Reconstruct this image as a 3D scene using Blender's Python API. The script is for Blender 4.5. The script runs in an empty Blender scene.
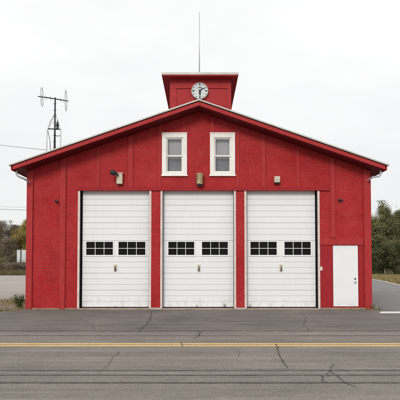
import bpy, bmesh, math, random
from mathutils import Vector, Matrix
from mathutils.geometry import tessellate_polygon

R = random.Random(7)
scene = bpy.context.scene
COL = scene.collection

# ------------------------------------------------------------------ camera
F_PX, W_PX = 493.0, 400.0
PITCH = math.radians(2.0)
CAM_Y, CAM_H = -17.0, 1.6
HORIZON = 262.6
CS, SN = math.cos(PITCH), math.sin(PITCH)
CY = HORIZON - F_PX * math.tan(PITCH)
cam_d = bpy.data.cameras.new('camera')
cam = bpy.data.objects.new('camera', cam_d)
COL.objects.link(cam)
cam.location = (0, CAM_Y, CAM_H)
cam.rotation_euler = (math.pi / 2 + PITCH, 0, 0)
cam_d.sensor_width = 36
cam_d.lens = F_PX / W_PX * 36
cam_d.shift_y = (CY - 200) / W_PX
cam_d.clip_end = 2000
scene.camera = cam


def P(px, py, Y=0.0):
    """world point on the plane y = Y that photo measurement (px, py) corresponds to"""
    d = Y - CAM_Y
    a = (CY - py) / F_PX
    dz = d * (a * CS + SN) / (CS - a * SN)
    zc = d * CS + dz * SN
    return Vector(((px - 200) / F_PX * zc, Y, CAM_H + dz))


def G(px, py):
    """world point on the ground"""
    a = (CY - py) / F_PX
    d = -CAM_H * (CS - a * SN) / (a * CS + SN)
    zc = d * CS - CAM_H * SN
    return Vector(((px - 200) / F_PX * zc, d + CAM_Y, 0))


def fx(px, Y=0.0, py=240): return P(px, py, Y).x
def fz(py, Y=0.0): return P(200, py, Y).z


# ------------------------------------------------------------------ materials
class N:
    def __init__(self, name):
        m = bpy.data.materials.new(name)
        m.use_nodes = True
        self.m, self.t = m, m.node_tree
        self.b = self.t.nodes['Principled BSDF']
        self.out = self.t.nodes['Material Output']

    def n(self, typ, **kw):
        nd = self.t.nodes.new(typ)
        for k, v in kw.items():
            if k.startswith('_'):
                nd.inputs[k[1:].replace('_', ' ')].default_value = v
            else:
                setattr(nd, k, v)
        return nd

    def l(self, a, b): self.t.links.new(a, b)

    def coord(self, kind='Object', scale=(1, 1, 1)):
        tc = self.n('ShaderNodeTexCoord')
        mp = self.n('ShaderNodeMapping')
        mp.inputs['Scale'].default_value = scale
        self.l(tc.outputs[kind], mp.inputs['Vector'])
        return mp.outputs[0]

    def noise(self, vec, scale, detail=4, rough=.55):
        nd = self.n('ShaderNodeTexNoise')
        nd.inputs['Scale'].default_value = scale
        nd.inputs['Detail'].default_value = detail
        nd.inputs['Roughness'].default_value = rough
        if vec is not None: self.l(vec, nd.inputs['Vector'])
        return nd.outputs[0]

    def ramp(self, fac, stops):
        nd = self.n('ShaderNodeValToRGB')
        e = nd.color_ramp.elements
        while len(e) < len(stops): e.new(.5)
        for i, (p, c) in enumerate(stops):
            e[i].position = p
            if not isinstance(c, (tuple, list)): c = (c, c, c)
            e[i].color = (*c[:3], 1)
        self.l(fac, nd.inputs[0])
        return nd.outputs[0]

    def mix(self, fac, a, b, mode='MIX'):
        nd = self.n('ShaderNodeMix', data_type='RGBA', blend_type=mode)
        for sock, v in ((nd.inputs[0], fac), (nd.inputs[6], a), (nd.inputs[7], b)):
            if isinstance(v, (int, float)): sock.default_value = v
            elif isinstance(v, (tuple, list)): sock.default_value = (*v[:3], 1)
            else: self.l(v, sock)
        return nd.outputs[2]

    def math(self, op, a, b=None, clamp=False):
        nd = self.n('ShaderNodeMath', operation=op, use_clamp=clamp)
        for s, v in ((nd.inputs[0], a), (nd.inputs[1], b)):
            if v is None: continue
            if isinstance(v, (int, float)): s.default_value = v
            else: self.l(v, s)
        return nd.outputs[0]

    def bump(self, h, strength=.3, dist=.01, prev=None):
        nd = self.n('ShaderNodeBump')
        nd.inputs['Strength'].default_value = strength
        nd.inputs['Distance'].default_value = dist
        self.l(h, nd.inputs['Height'])
        if prev is not None: self.l(prev, nd.inputs['Normal'])
        self.l(nd.outputs[0], self.b.inputs['Normal'])
        return nd.outputs[0]

    def col(self, c):
        s = self.b.inputs['Base Color']
        if isinstance(c, (tuple, list)): s.default_value = (*c[:3], 1)
        else: self.l(c, s)

    def rough(self, v, spec=.3, metal=0):
        self.b.inputs['Roughness'].default_value = v
        self.b.inputs['Specular IOR Level'].default_value = spec
        self.b.inputs['Metallic'].default_value = metal


def simple(name, c, rough=.6, spec=.3, metal=0, var=.15, scale=6, bump=.15):
    k = N(name)
    v = k.coord()
    n1 = k.noise(v, scale, 6)
    n2 = k.noise(v, scale * 9, 3)
    f = k.math('ADD', k.math('MULTIPLY', n1, .7), k.math('MULTIPLY', n2, .3))
    lo = tuple(x * (1 - var) for x in c)
    hi = tuple(min(1, x * (1 + var)) for x in c)
    k.col(k.ramp(f, [(.3, lo), (.7, hi)]))
    k.rough(rough, spec, metal)
    if bump: k.bump(n2, bump, .003)
    return k.m


def m_brick(name, axis):
    k = N(name)
    tc = k.n('ShaderNodeTexCoord')
    sep = k.n('ShaderNodeSeparateXYZ')
    k.l(tc.outputs['Object'], sep.inputs[0])
    cb = k.n('ShaderNodeCombineXYZ')
    k.l(sep.outputs[axis], cb.inputs[0]); k.l(sep.outputs[2], cb.inputs[1])
    # uneven laying: wobble the courses a few mm
    nz = k.n('ShaderNodeTexNoise'); nz.inputs['Scale'].default_value = 2.3; nz.inputs['Detail'].default_value = 3
    k.l(tc.outputs['Object'], nz.inputs['Vector'])
    wob = k.n('ShaderNodeVectorMath', operation='MULTIPLY_ADD')
    wob.inputs[1].default_value = (.03, .03, 0)
    k.l(nz.outputs['Color'], wob.inputs[0]); k.l(cb.outputs[0], wob.inputs[2])
    br = k.n('ShaderNodeTexBrick', offset=.5, squash=1)
    br.inputs['Scale'].default_value = 1
    br.inputs['Brick Width'].default_value = .205
    br.inputs['Row Height'].default_value = .0705
    br.inputs['Mortar Size'].default_value = .0068
    br.inputs['Mortar Smooth'].default_value = .35
    br.inputs['Bias'].default_value = 0
    br.inputs['Color1'].default_value = (.435, .017, .020, 1)
    br.inputs['Color2'].default_value = (.35, .013, .016, 1)
    br.inputs['Mortar'].default_value = (.23, .010, .013, 1)
    k.l(wob.outputs[0], br.inputs['Vector'])
    big = k.noise(tc.outputs['Object'], .9, 5, .6)
    fine = k.noise(tc.outputs['Object'], 38, 4, .65)
    fleck_n = k.noise(tc.outputs['Object'], 17, 3, .7)
    c = k.mix(k.ramp(big, [(.3, 0), (.72, 1)]), br.outputs['Color'], (.44, .034, .037))
    c = k.mix(k.math('MULTIPLY', k.ramp(fine, [(.45, 0), (.75, 1)]), .45), c, (.25, .010, .016))
    # pale flecks where the paint has come off the joints
    sepw = k.n('ShaderNodeSeparateXYZ'); k.l(wob.outputs[0], sepw.inputs[0])
    row = k.math('FRACT', k.math('DIVIDE', sepw.outputs[1], .0705))
    bed = k.math('ADD', k.math('LESS_THAN', row, .17), k.math('GREATER_THAN', row, .93))
    bed = k.math('ADD', k.math('MULTIPLY', bed, .85), .15)
    fleck_n2 = k.noise(tc.outputs['Object'], 34, 3, .7)
    fl = k.math('MULTIPLY', k.math('MULTIPLY', br.outputs['Fac'], bed), k.ramp(k.math('ADD', k.math('MULTIPLY', fleck_n, .5), k.math('MULTIPLY', fleck_n2, .5)), [(.46, 0), (.56, 1)]))
    patch = k.ramp(k.noise(tc.outputs['Object'], 1.1, 3, .6), [(.36, .25), (.6, 1)])
    c = k.mix(k.math('MULTIPLY', k.math('MULTIPLY', fl, patch), .62), c, (.62, .23, .21))
    # damp, darker blotches
    bl = k.noise(tc.outputs['Object'], 1.7, 4, .6)
    c = k.mix(k.math('MULTIPLY', k.ramp(bl, [(.50, 0), (.72, 1)]), .38), c, (.25, .009, .013))
    k.col(c)
    chip = k.noise(tc.outputs['Object'], 9, 6, .75)
    c = k.mix(k.math('MULTIPLY', k.ramp(chip, [(.66, 0), (.69, 1)]), .5), c, (.30, .08, .06))
    k.col(c)
    k.rough(.6, .12)
    h = k.math('ADD', k.math('SUBTRACT', 1.0, br.outputs['Fac']), k.math('MULTIPLY', fine, .5))
    k.bump(h, .75, .012)
    return k.m


def m_redwood(name, c=(.39, .034, .036)):
    k = N(name)
    v = k.coord(scale=(6, 6, .8))
    v2 = k.coord()
    g = k.noise(v, 5, 6, .6)
    b = k.noise(v2, 1.3, 5, .6)
    f = k.noise(v2, 60, 3, .6)
    cc = k.mix(k.ramp(g, [(.3, 0), (.75, 1)]), tuple(x * .8 for x in c), tuple(x * 1.15 for x in c))
    cc = k.mix(k.math('MULTIPLY', k.ramp(b, [(.45, 0), (.75, 1)]), .4), cc, (c[0] * 1.1, c[1] * 1.55, c[2] * 1.55))
    cc = k.mix(k.math('MULTIPLY', k.ramp(f, [(.62, 0), (.8, 1)]), .25), cc, (.16, .02, .025))
    k.col(cc)
    k.rough(.6, .12)
    k.bump(g, .15, .003)
    return k.m


def m_white_door(name):
    k = N(name)
    v = k.coord()
    vs = k.coord(scale=(5, 5, .5))
    streak = k.noise(vs, 2.0, 5, .6)
    b = k.noise(v, 1.4, 5, .6)
    f = k.noise(v, 45, 3)
    c = k.mix(k.ramp(b, [(.3, 0), (.7, 1)]), (.805, .815, .825), (.765, .775, .785))
    c = k.mix(k.math('MULTIPLY', k.ramp(streak, [(.56, 0), (.78, 1)]), .22), c, (.62, .61, .57))
    c = k.mix(k.math('MULTIPLY', k.ramp(f, [(.62, 0), (.82, 1)]), .18), c, (.55, .54, .5))
    sp = k.n('ShaderNodeSeparateXYZ'); k.l(v, sp.inputs[0])
    hgt = k.n('ShaderNodeMapRange'); hgt.inputs['From Min'].default_value = .5; hgt.inputs['From Max'].default_value = .05
    k.l(sp.outputs[2], hgt.inputs[0])
    gr = k.math('MULTIPLY', k.ramp(k.noise(k.coord(scale=(1, 1, .4)), 7, 6, .75), [(.46, 0), (.68, 1)]), hgt.outputs[0])
    c = k.mix(k.math('MULTIPLY', gr, .5), c, (.36, .32, .26))
    sc_ = k.ramp(k.noise(k.coord(scale=(.4, 1, 3)), 9, 5, .8), [(.66, 0), (.70, 1)])
    c = k.mix(k.math('MULTIPLY', sc_, .3), c, (.5, .49, .46))
    k.col(c)
    k.rough(.45, .35)
    k.bump(k.math('ADD', k.math('MULTIPLY', f, .1), b), .25, .02)
    return k.m


def m_asphalt(name, lo, hi, spot, band=0.5, patch=.5):
    k = N(name)
    v = k.coord()
    vb = k.coord(scale=(.03, 1.1, 1))
    vor = k.n('ShaderNodeTexVoronoi'); vor.inputs['Scale'].default_value = 80
    k.l(v, vor.inputs['Vector'])
    vor2 = k.n('ShaderNodeTexVoronoi'); vor2.inputs['Scale'].default_value = 120
    k.l(v, vor2.inputs['Vector'])
    sep = k.n('ShaderNodeSeparateColor'); k.l(vor.outputs['Color'], sep.inputs[0])
    sep2 = k.n('ShaderNodeSeparateColor'); k.l(vor2.outputs['Color'], sep2.inputs[0])
    big = k.noise(v, .45, 8, .68)
    mid = k.noise(v, 5, 5, .65)
    grit = k.noise(v, 90, 3, .7)
    bands = k.noise(vb, 1.6, 4, .6)
    f = k.math('ADD', k.math('MULTIPLY', big, patch), k.math('MULTIPLY', bands, band))
    f = k.math('ADD', f, k.math('MULTIPLY', mid, .25))
    f = k.math('MULTIPLY', f, 1 / (patch + band + .25))
    c = k.ramp(f, [(.38, lo), (.62, hi)])
    c = k.mix(k.math('MULTIPLY', k.ramp(sep.outputs[0], [(.72, 0), (1, 1)]), .55), c, spot)
    c = k.mix(k.math('MULTIPLY', k.ramp(sep2.outputs[1], [(.6, 0), (1, 1)]), .5), c, tuple(x * .45 for x in lo))
    c = k.mix(k.math('MULTIPLY', k.ramp(grit, [(.5, 0), (.75, 1)]), .4), c, tuple(x * .5 for x in lo))
    st_ = k.noise(k.coord(scale=(.35, 1.3, 1)), 1.5, 7, .7)
    c = k.mix(k.math('MULTIPLY', k.ramp(st_, [(.52, 0), (.70, 1)]), .38), c, tuple(x * .6 for x in lo))
    ws = k.noise(k.coord(scale=(.12, 1.6, 1)), 2.2, 6, .7)
    c = k.mix(k.math('MULTIPLY', k.ramp(ws, [(.52, 0), (.68, 1)]), .3), c, spot)
    k.col(c)
    k.rough(.9, .2)
    h = k.math('ADD', k.math('MULTIPLY', vor.outputs['Distance'], .6), k.math('MULTIPLY', grit, .5))
    k.bump(h, .45, .012)
    return k.m


def m_ground(name, a, b, c3, scale=1.0, bump=.5):
    k = N(name)
    v = k.coord()
    n1 = k.noise(v, .35 * scale, 6, .65)
    n2 = k.noise(v, 4 * scale, 5, .7)
    n3 = k.noise(v, 45 * scale, 4, .7)
    c = k.mix(k.ramp(n1, [(.35, 0), (.65, 1)]), a, b)
    c = k.mix(k.ramp(n2, [(.5, 0), (.68, 1)]), c, c3)
    c = k.mix(k.math('MULTIPLY', k.ramp(n3, [(.5, 0), (.75, 1)]), .5), c, tuple(x * .5 for x in a))
    k.col(c)
    k.rough(.95, .1)
    k.bump(n3, bump, .02)
    return k.m


def m_leaf(name, c0, c1, c2):
    k = N(name)
    at = k.n('ShaderNodeAttribute', attribute_name='tint')
    c = k.ramp(at.outputs['Fac'], [(0, c0), (.5, c1), (1, c2)])
    k.col(c)
    k.rough(.7, .15)
    return k.m


def m_paint_line(name):
    k = N(name)
    v = k.coord()
    n1 = k.noise(v, 26, 5, .7)
    n2 = k.noise(v, 2.2, 4, .6)
    n3 = k.noise(v, 110, 2, .6)
    c = k.ramp(n2, [(.35, (.62, .42, .18)), (.65, (.68, .49, .24))])
    c = k.mix(k.math('MULTIPLY', k.ramp(k.math('ADD', k.math('MULTIPLY', n1, .7), k.math('MULTIPLY', n3, .3)), [(.48, 0), (.6, 1)]), .6), c, (.27, .22, .16))
    k.col(c); k.rough(.8, .2)
    return k.m


def m_glass(name, tint, refl, rough=.02, wav=.06):
    k = N(name)
    tr = k.n('ShaderNodeBsdfTransparent'); tr.inputs[0].default_value = (*tint, 1)
    gl = k.n('ShaderNodeBsdfGlossy'); gl.inputs['Roughness'].default_value = rough
    gl.inputs[0].default_value = (1, 1, 1, 1)
    v = k.coord()
    nb = k.noise(v, 2.5, 2)
    bp = k.n('ShaderNodeBump'); bp.inputs['Strength'].default_value = wav; bp.inputs['Distance'].default_value = .02
    k.l(nb, bp.inputs['Height']); k.l(bp.outputs[0], gl.inputs['Normal'])
    mx = k.n('ShaderNodeMixShader')
    fr = k.n('ShaderNodeFresnel'); fr.inputs['IOR'].default_value = 1.45
    k.l(k.math('MULTIPLY', fr.outputs[0], refl), mx.inputs[0])
    k.l(tr.outputs[0], mx.inputs[1]); k.l(gl.outputs[0], mx.inputs[2])
    k.l(mx.outputs[0], k.out.inputs[0])
    return k.m


M = dict(
    brick=m_brick('painted_brick', 0), brick_side=m_brick('painted_brick_side', 1),
    red=m_redwood('red_boards'), red_panel=m_redwood('red_panel', (.33, .021, .027)),
    soffit=m_redwood('shaded_soffit', (.13, .012, .015)),  # darker red, with the overhang's shade put into the colour
    white=m_white_door('white_door'), trim=simple('white_trim', (.80, .78, .74), .5, var=.1, scale=3),
    jamb=simple('jamb_paint', (.66, .55, .51), .6, var=.18, scale=5),
    metal=simple('grey_metal', (.42, .42, .41), .45, .5, .3, var=.15),
    drip=simple('drip_edge', (.52, .50, .46), .5, .4, .1, var=.25, scale=2.5),
    black=simple('black_rubber', (.012, .011, .012), .7), dark=simple('dark_metal', (.03, .028, .032), .5, .4),
    dark_in=simple('dark_interior', (.035, .03, .028), .9),
    roof=simple('roof_sheet', (.16, .15, .145), .8, var=.25),
    conc=simple('concrete_sill', (.36, .28, .225), .9, var=.35, scale=4, bump=.5),
    pale=simple('pale_concrete', (.46, .42, .38), .9, var=.25, scale=5, bump=.5),
    glass=m_glass('window_glass', (.9, .9, .91), 1.6), glass_dark=m_glass('door_glass', (.6, .6, .6), .36, .04, .3),
    blind=simple('blind_cloth', (.53, .53, .53), .9, var=.1, scale=2), curtain=simple('curtain_cloth', (.24, .25, .27), .9, var=.3, scale=4),
    plate=simple('handle_plate_metal', (.62, .57, .45), .5, .4, .2, var=.25, scale=14), beige=simple('beige_box', (.58, .50, .38), .6, var=.2, scale=12), brass=simple('aged_brass', (.42, .32, .18), .36, .5, .7, var=.35, scale=9),
    clock=simple('clock_face', (.60, .62, .62), .5, var=.2, scale=5), rim=simple('clock_rim', (.52, .50, .48), .5),
    clockarc=simple('clock_arc', (.10, .13, .115), .6), clockdark=simple('clock_mark', (.03, .045, .04), .6),
    galv=simple('galvanised', (.50, .51, .52), .45, .5, .4), pvc=simple('white_conduit', (.68, .69, .70), .5),
    asphalt=m_asphalt('road_asphalt', (.160, .144, .124), (.262, .237, .207), (.43, .39, .345), .7, .8),
    apron=m_asphalt('apron_asphalt', (.112, .101, .088), (.222, .201, .176), (.35, .318, .282), .4, .9),
    drive=m_asphalt('drive_asphalt', (.19, .187, .183), (.26, .256, .25), (.36, .355, .35), .2, .6),
    tar=simple('tar_seam', (.088, .074, .065), .85, var=.35, scale=20, bump=.5),
    line=m_paint_line('yellow_paint'), wline=simple('white_paint', (.72, .71, .68), .8, var=.2, scale=20),
    lot=m_ground('pale_lot', (.44, .405, .375), (.36, .33, .305), (.30, .265, .235), 1, .5),
    earth=m_ground('earth', (.16, .125, .075), (.11, .095, .05), (.22, .18, .11)),
    verge=m_ground('verge_soil', (.25, .20, .14), (.17, .14, .09), (.33, .29, .23), 2),
    drygrass=m_leaf('dry_grass', (.13, .115, .045), (.27, .21, .09), (.42, .34, .17)),
    stone=simple('stone', (.40, .36, .31), .9, var=.35, scale=1.5), far=m_leaf('far_trees', (.07, .062, .045), (.12, .10, .07), (.17, .15, .085)), litter=m_leaf('litter', (.07, .055, .04), (.13, .10, .07), (.26, .21, .14)), weed=m_leaf('weed_green', (.045, .07, .015), (.075, .11, .025), (.16, .17, .05)),
    bank=m_leaf('bank_grass', (.075, .07, .03), (.14, .115, .055), (.24, .19, .10)),
    olive=m_leaf('olive_leaves', (.10, .10, .042), (.175, .168, .070), (.30, .27, .125)),
    evergreen=m_leaf('dark_needles', (.045, .055, .024), (.082, .092, .040), (.15, .15, .065)),
    yellow=m_leaf('yellow_leaves', (.15, .12, .03), (.28, .22, .06), (.45, .36, .11)),
    twig=m_leaf('brown_twigs', (.12, .092, .060), (.195, .155, .108), (.30, .245, .17)),
    bark=simple('bark', (.10, .08, .065), .9, var=.4, scale=8, bump=.6),
    box=simple('white_cladding', (.60, .61, .60), .6, var=.12, scale=1.5), cable=simple('cable', (.26, .26, .265), .7),
)


def m_soft_strip(name, c, cover):
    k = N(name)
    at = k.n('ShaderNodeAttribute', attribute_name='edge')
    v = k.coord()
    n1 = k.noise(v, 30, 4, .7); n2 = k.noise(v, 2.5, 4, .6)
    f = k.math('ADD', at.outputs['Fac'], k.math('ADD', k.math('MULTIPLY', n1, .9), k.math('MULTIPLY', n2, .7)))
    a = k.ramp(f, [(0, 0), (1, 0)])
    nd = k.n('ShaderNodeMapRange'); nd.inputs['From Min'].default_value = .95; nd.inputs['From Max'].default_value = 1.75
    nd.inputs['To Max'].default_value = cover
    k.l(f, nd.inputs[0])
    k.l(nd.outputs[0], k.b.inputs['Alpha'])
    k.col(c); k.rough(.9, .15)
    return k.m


M['dark_line'] = m_soft_strip('soft_dark_line', (.06, .05, .043), .72)
M['crack'] = m_soft_strip('open_crack', (.045, .039, .034), .85)


# ------------------------------------------------------------------ mesh helpers
def box_bm(bm, x0, x1, y0, y1, z0, z1, bev=0.0):
    t = bmesh.new()
    bmesh.ops.create_cube(t, size=1)
    for v in t.verts:
        v.co = Vector(((x0 + x1) / 2 + v.co.x * (x1 - x0), (y0 + y1) / 2 + v.co.y * (y1 - y0), (z0 + z1) / 2 + v.co.z * (z1 - z0)))
    if bev: bmesh.ops.bevel(t, geom=t.edges[:], offset=bev, segments=2, affect='EDGES', profile=.6)
    merge(bm, t)


def merge(bm, t):
    me = bpy.data.meshes.new('t'); t.to_mesh(me); t.free(); bm.from_mesh(me); bpy.data.meshes.remove(me)


def tube_bm(bm, pts, radii, seg=10, cap=True):
    pts = [Vector(p) for p in pts]
    if isinstance(radii, (int, float)): radii = [radii] * len(pts)
    rings = []
    nrm = None
    for i, p in enumerate(pts):
        a = pts[max(0, i - 1)]; b = pts[min(len(pts) - 1, i + 1)]
        d = (b - a)
        d = d.normalized() if d.length > 1e-9 else Vector((0, 0, 1))
        if nrm is None:
            nrm = d.orthogonal().normalized()
        else:
            nrm = (nrm - d * nrm.dot(d))
            nrm = nrm.normalized() if nrm.length > 1e-6 else d.orthogonal().normalized()
        bn = d.cross(nrm)
        rings.append([bm.verts.new(p + (nrm * math.cos(2 * math.pi * j / seg) + bn * math.sin(2 * math.pi * j / seg)) * radii[i]) for j in range(seg)])
    for i in range(len(rings) - 1):
        for j in range(seg):
            bm.faces.new((rings[i][j], rings[i][(j + 1) % seg], rings[i + 1][(j + 1) % seg], rings[i + 1][j])).smooth = True
    if cap:
        bm.faces.new(rings[0][::-1]); bm.faces.new(rings[-1])


def lathe_bm(bm, prof, axis_pt, seg=32, direction='Z'):
    rings = []
    for r, h in prof:
        ring = []
        for j in range(seg):
            a = 2 * math.pi * j / seg
            if direction == 'Z': co = Vector((r * math.cos(a), r * math.sin(a), h))
            else: co = Vector((r * math.cos(a), h, r * math.sin(a)))
            ring.append(bm.verts.new(co + Vector(axis_pt)))
        rings.append(ring)
    for i in range(len(rings) - 1):
        for j in range(seg):
            bm.faces.new((rings[i][j], rings[i][(j + 1) % seg], rings[i + 1][(j + 1) % seg], rings[i + 1][j]))
    bm.faces.new(rings[0]); bm.faces.new(rings[-1])
    bmesh.ops.recalc_face_normals(bm, faces=bm.faces[:])


def plate_bm(bm, loops, y0, y1):
    """flat plate in XZ with holes, thickness y0..y1; loops: lists of (x, z), outer first"""
    flat = [p for lp in loops for p in lp]
    tris = tessellate_polygon([[Vector((x, z, 0)) for x, z in lp] for lp in loops])
    f = [bm.verts.new((x, y0, z)) for x, z in flat]
    b = [bm.verts.new((x, y1, z)) for x, z in flat]
    for t in tris:
        bm.faces.new([f[i] for i in t]); bm.faces.new([b[i] for i in reversed(t)])
    o = 0
    for lp in loops:
        n = len(lp)
        for i in range(n):
            j = (i + 1) % n
            bm.faces.new((f[o + i], f[o + j], b[o + j], b[o + i]))
        o += n
    bmesh.ops.recalc_face_normals(bm, faces=bm.faces[:])


def obj(name, bm, mat, parent=None, smooth=False):
    me = bpy.data.meshes.new(name)
    bm.to_mesh(me); bm.free()
    me.materials.append(mat)
    o = bpy.data.objects.new(name, me)
    COL.objects.link(o)
    if parent is not None:
        o.parent = parent
        w = Vector((0, 0, 0)); q = parent
        while q is not None:
            w += q.location; q = q.parent
        me.transform(Matrix.Translation(-w))
    return o


def thing(name, label, cat, loc=(0, 0, 0), group=None):
    o = bpy.data.objects.new(name, None); COL.objects.link(o)
    o.location = loc; o.empty_display_size = .2
    return tag(o, label, cat, group)


def tag(o, label, cat, group=None):
    o['label'] = label; o['category'] = cat
    if group: o['group'] = group
    return o


def recentre(o):
    """move the origin of a one-mesh thing to its base, geometry stays where it is"""
    me = o.data
    xs = [v.co for v in me.vertices]
    c = Vector((sum(v.x for v in xs) / len(xs), sum(v.y for v in xs) / len(xs), min(v.z for v in xs)))
    me.transform(Matrix.Translation(-c)); o.location = c
    return o


def boxes(name, mat, parent, lst, bev=.004):
    bm = bmesh.new()
    for b in lst: box_bm(bm, *b, bev)
    return obj(name, bm, mat, parent)


def sheet(name, poly, z, mat, kind='structure'):
    bm = bmesh.new()
    bm.faces.new([bm.verts.new((x, y, z)) for x, y in poly])
    bmesh.ops.recalc_face_normals(bm, faces=bm.faces[:])
    if bm.faces[:][0].normal.z < 0: bmesh.ops.reverse_faces(bm, faces=bm.faces[:])
    o = obj(name, bm, mat); o['kind'] = kind
    return o


# ------------------------------------------------------------------ fire station
X0 = fx(199)
st = thing('fire_station', 'red painted brick fire station with three white garage doors under a low gable roof', 'fire station', (X0, 0, 0))
DEPTH = 13.0
FR = -.62                                   # how far the gable roof oversails the front wall
pk = P(199, 99.3, FR); ev = P(388.3, 163.5, FR); ev2 = P(9.5, 165.5, FR)
HALF = (ev.x - ev2.x) / 2
ZP, ZE = pk.z, (ev.z + ev2.z) / 2
SL = (ZP - ZE) / HALF                        # roof slope
WL, WR = fx(27), fx(370.5)
XW = (WR - WL) / 2
XC = (WL + WR) / 2
TH = .245                                     # roof build-up, measured vertically


def roof_top(x): return ZP - SL * abs(x - X0)
def under(x): return roof_top(x) - TH


Z0 = -.05
ops = []
# garage openings, px
GAR = [(79.5, 149.5), (162.2, 234.2), (246.2, 318)]
ZD = fz(190.2)
outer = [(WL, Z0)]
for a, b in GAR:
    outer += [(fx(a), Z0), (fx(a), ZD), (fx(b), ZD), (fx(b), Z0)]
pxl, pxr, pzt = fx(332.6), fx(357.8), fz(245)
outer += [(pxl, Z0), (pxl, pzt), (pxr, pzt), (pxr, Z0)]
outer += [(WR, Z0), (WR, under(WR) + .02), (X0, under(X0) + .02), (WL, under(WL) + .02)]
WIN = [(163, 186.2), (211, 234.2)]
zwt, zwb = fz(134), fz(175)
holes = [[(fx(a, 0, 155), zwb), (fx(b, 0, 155), zwb), (fx(b, 0, 155), zwt), (fx(a, 0, 155), zwt)] for a, b in WIN]
bm = bmesh.new(); plate_bm(bm, [outer] + holes, 0, .36)
obj('wall', bm, M['brick'], st)
for xa, xb in ((WL, WL + .3), (WR - .3, WR)):
    bm = bmesh.new(); box_bm(bm, xa, xb, .361, DEPTH, Z0, min(under(xa), under(xb)) - .003); obj('wall', bm, M['brick_side'], st)
bm = bmesh.new(); plate_bm(bm, [[(WL, Z0), (WR, Z0), (WR, under(WR)), (X0, under(X0)), (WL, under(WL))]], DEPTH + .001, DEPTH + .3)
obj('wall', bm, M['brick'], st)
# interior backing so that the bays read dark through the glass
boxes('partition', M['dark_in'], st, [(WL + .31, WR - .31, 5.0, 5.1, 0, ZD + .8)], 0)

# roof: sheet, soffit boards, fascias, metal edge
BK = DEPTH + .7


def slope_prism(bm, xa, xb, ta, tb, ya, yb):
    """sloped slab between x=xa..xb from roof_top-ta down to roof_top-tb"""
    v = []
    for y in (ya, yb):
        for x, t in ((xa, ta), (xb, ta), (xb, tb), (xa, tb)):
            v.append(bm.verts.new((x, y, roof_top(x) - t)))
    for f in ((0, 1, 2, 3), (7, 6, 5, 4), (0, 4, 5, 1), (1, 5, 6, 2), (2, 6, 7, 3), (3, 7, 4, 0)):
        bm.faces.new([v[i] for i in f])
    bmesh.ops.recalc_face_normals(bm, faces=bm.faces[:])


bm = bmesh.new()
slope_prism(bm, X0 - HALF, X0, .0, .05, FR + .03, BK); slope_prism(bm, X0, X0 + HALF, .0, .05, FR + .03, BK)
roof = obj('roof', bm, M['roof'], st)
for s in (-1, 1):
    a, b = (X0 - HALF, X0) if s < 0 else (X0, X0 + HALF)
    e0, e1 = (a + .05, b) if s < 0 else (a, b - .05)
    bm = bmesh.new(); slope_prism(bm, a - (.02 if s < 0 else 0), b + (.02 if s > 0 else 0), -.005, .042, FR - .035, FR + .028)
    obj('drip_edge', bm, M['drip'], roof)
    bm = bmesh.new(); slope_prism(bm, e0, e1, .043, .075, FR + .02, FR + .06); obj('shadow_gap', bm, M['black'], roof)
    bm = bmesh.new(); slope_prism(bm, e0 + (.05 if s < 0 else 0), e1 - (.05 if s > 0 else 0),   .075, .205, FR, FR + .045); obj('fascia', bm, M['red'], roof)
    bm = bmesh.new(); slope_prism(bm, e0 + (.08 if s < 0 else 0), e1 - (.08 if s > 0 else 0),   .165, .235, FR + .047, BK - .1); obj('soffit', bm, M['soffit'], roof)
    # eave fascia along the side
    bm = bmesh.new()
    xe = X0 + s * (HALF - .06)
    box_bm(bm, min(xe, xe + s * .035), max(xe, xe + s * .035), FR + .05, BK - .1, roof_top(xe) - .2, roof_top(xe) - .055)
    obj('fascia', bm, M['red'], roof)
    # gutter under the eave edge, open above
    bm = bmesh.new()
    xg = X0 + s * (HALF + .01)
    # downspout elbow from the eave back to the wall
    zt = roof_top(X0 + s * (HALF - .15)) - .2
    pa = P(16.3 if s < 0 else 380.7, 168 if s < 0 else 168, -.42)
    pb = P(16.6 if s < 0 else 380.6, 174.5, -.42)
    pw = P(26.5 if s < 0 else 370.8, 179.5 if s < 0 else 177.5, -.42)
    pts = [pa + Vector((0, 0, .10)), pa, pb, pb + Vector((-s * .05, .02, -.06)), pw + Vector((s * .1, .06, .03)), pw + Vector((s * .02, .25, -.02)), pw + Vector((s * .045, .4, -.14)), Vector((pw.x + s * .05, .3, 1.5)), Vector((pw.x + s * .05, .3, .1))]
    pts = pts[:6] + [Vector((pw.x + s * .035, .45, pw.z - .2)), Vector((WL - .045 if s < 0 else WR + .045, .7, pw.z - .4)), Vector((WL - .045 if s < 0 else WR + .045, .7, .1))]
    tube_bm(bm, pts, .033, 10)
    obj('downspout', bm, M['galv'], st)

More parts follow.
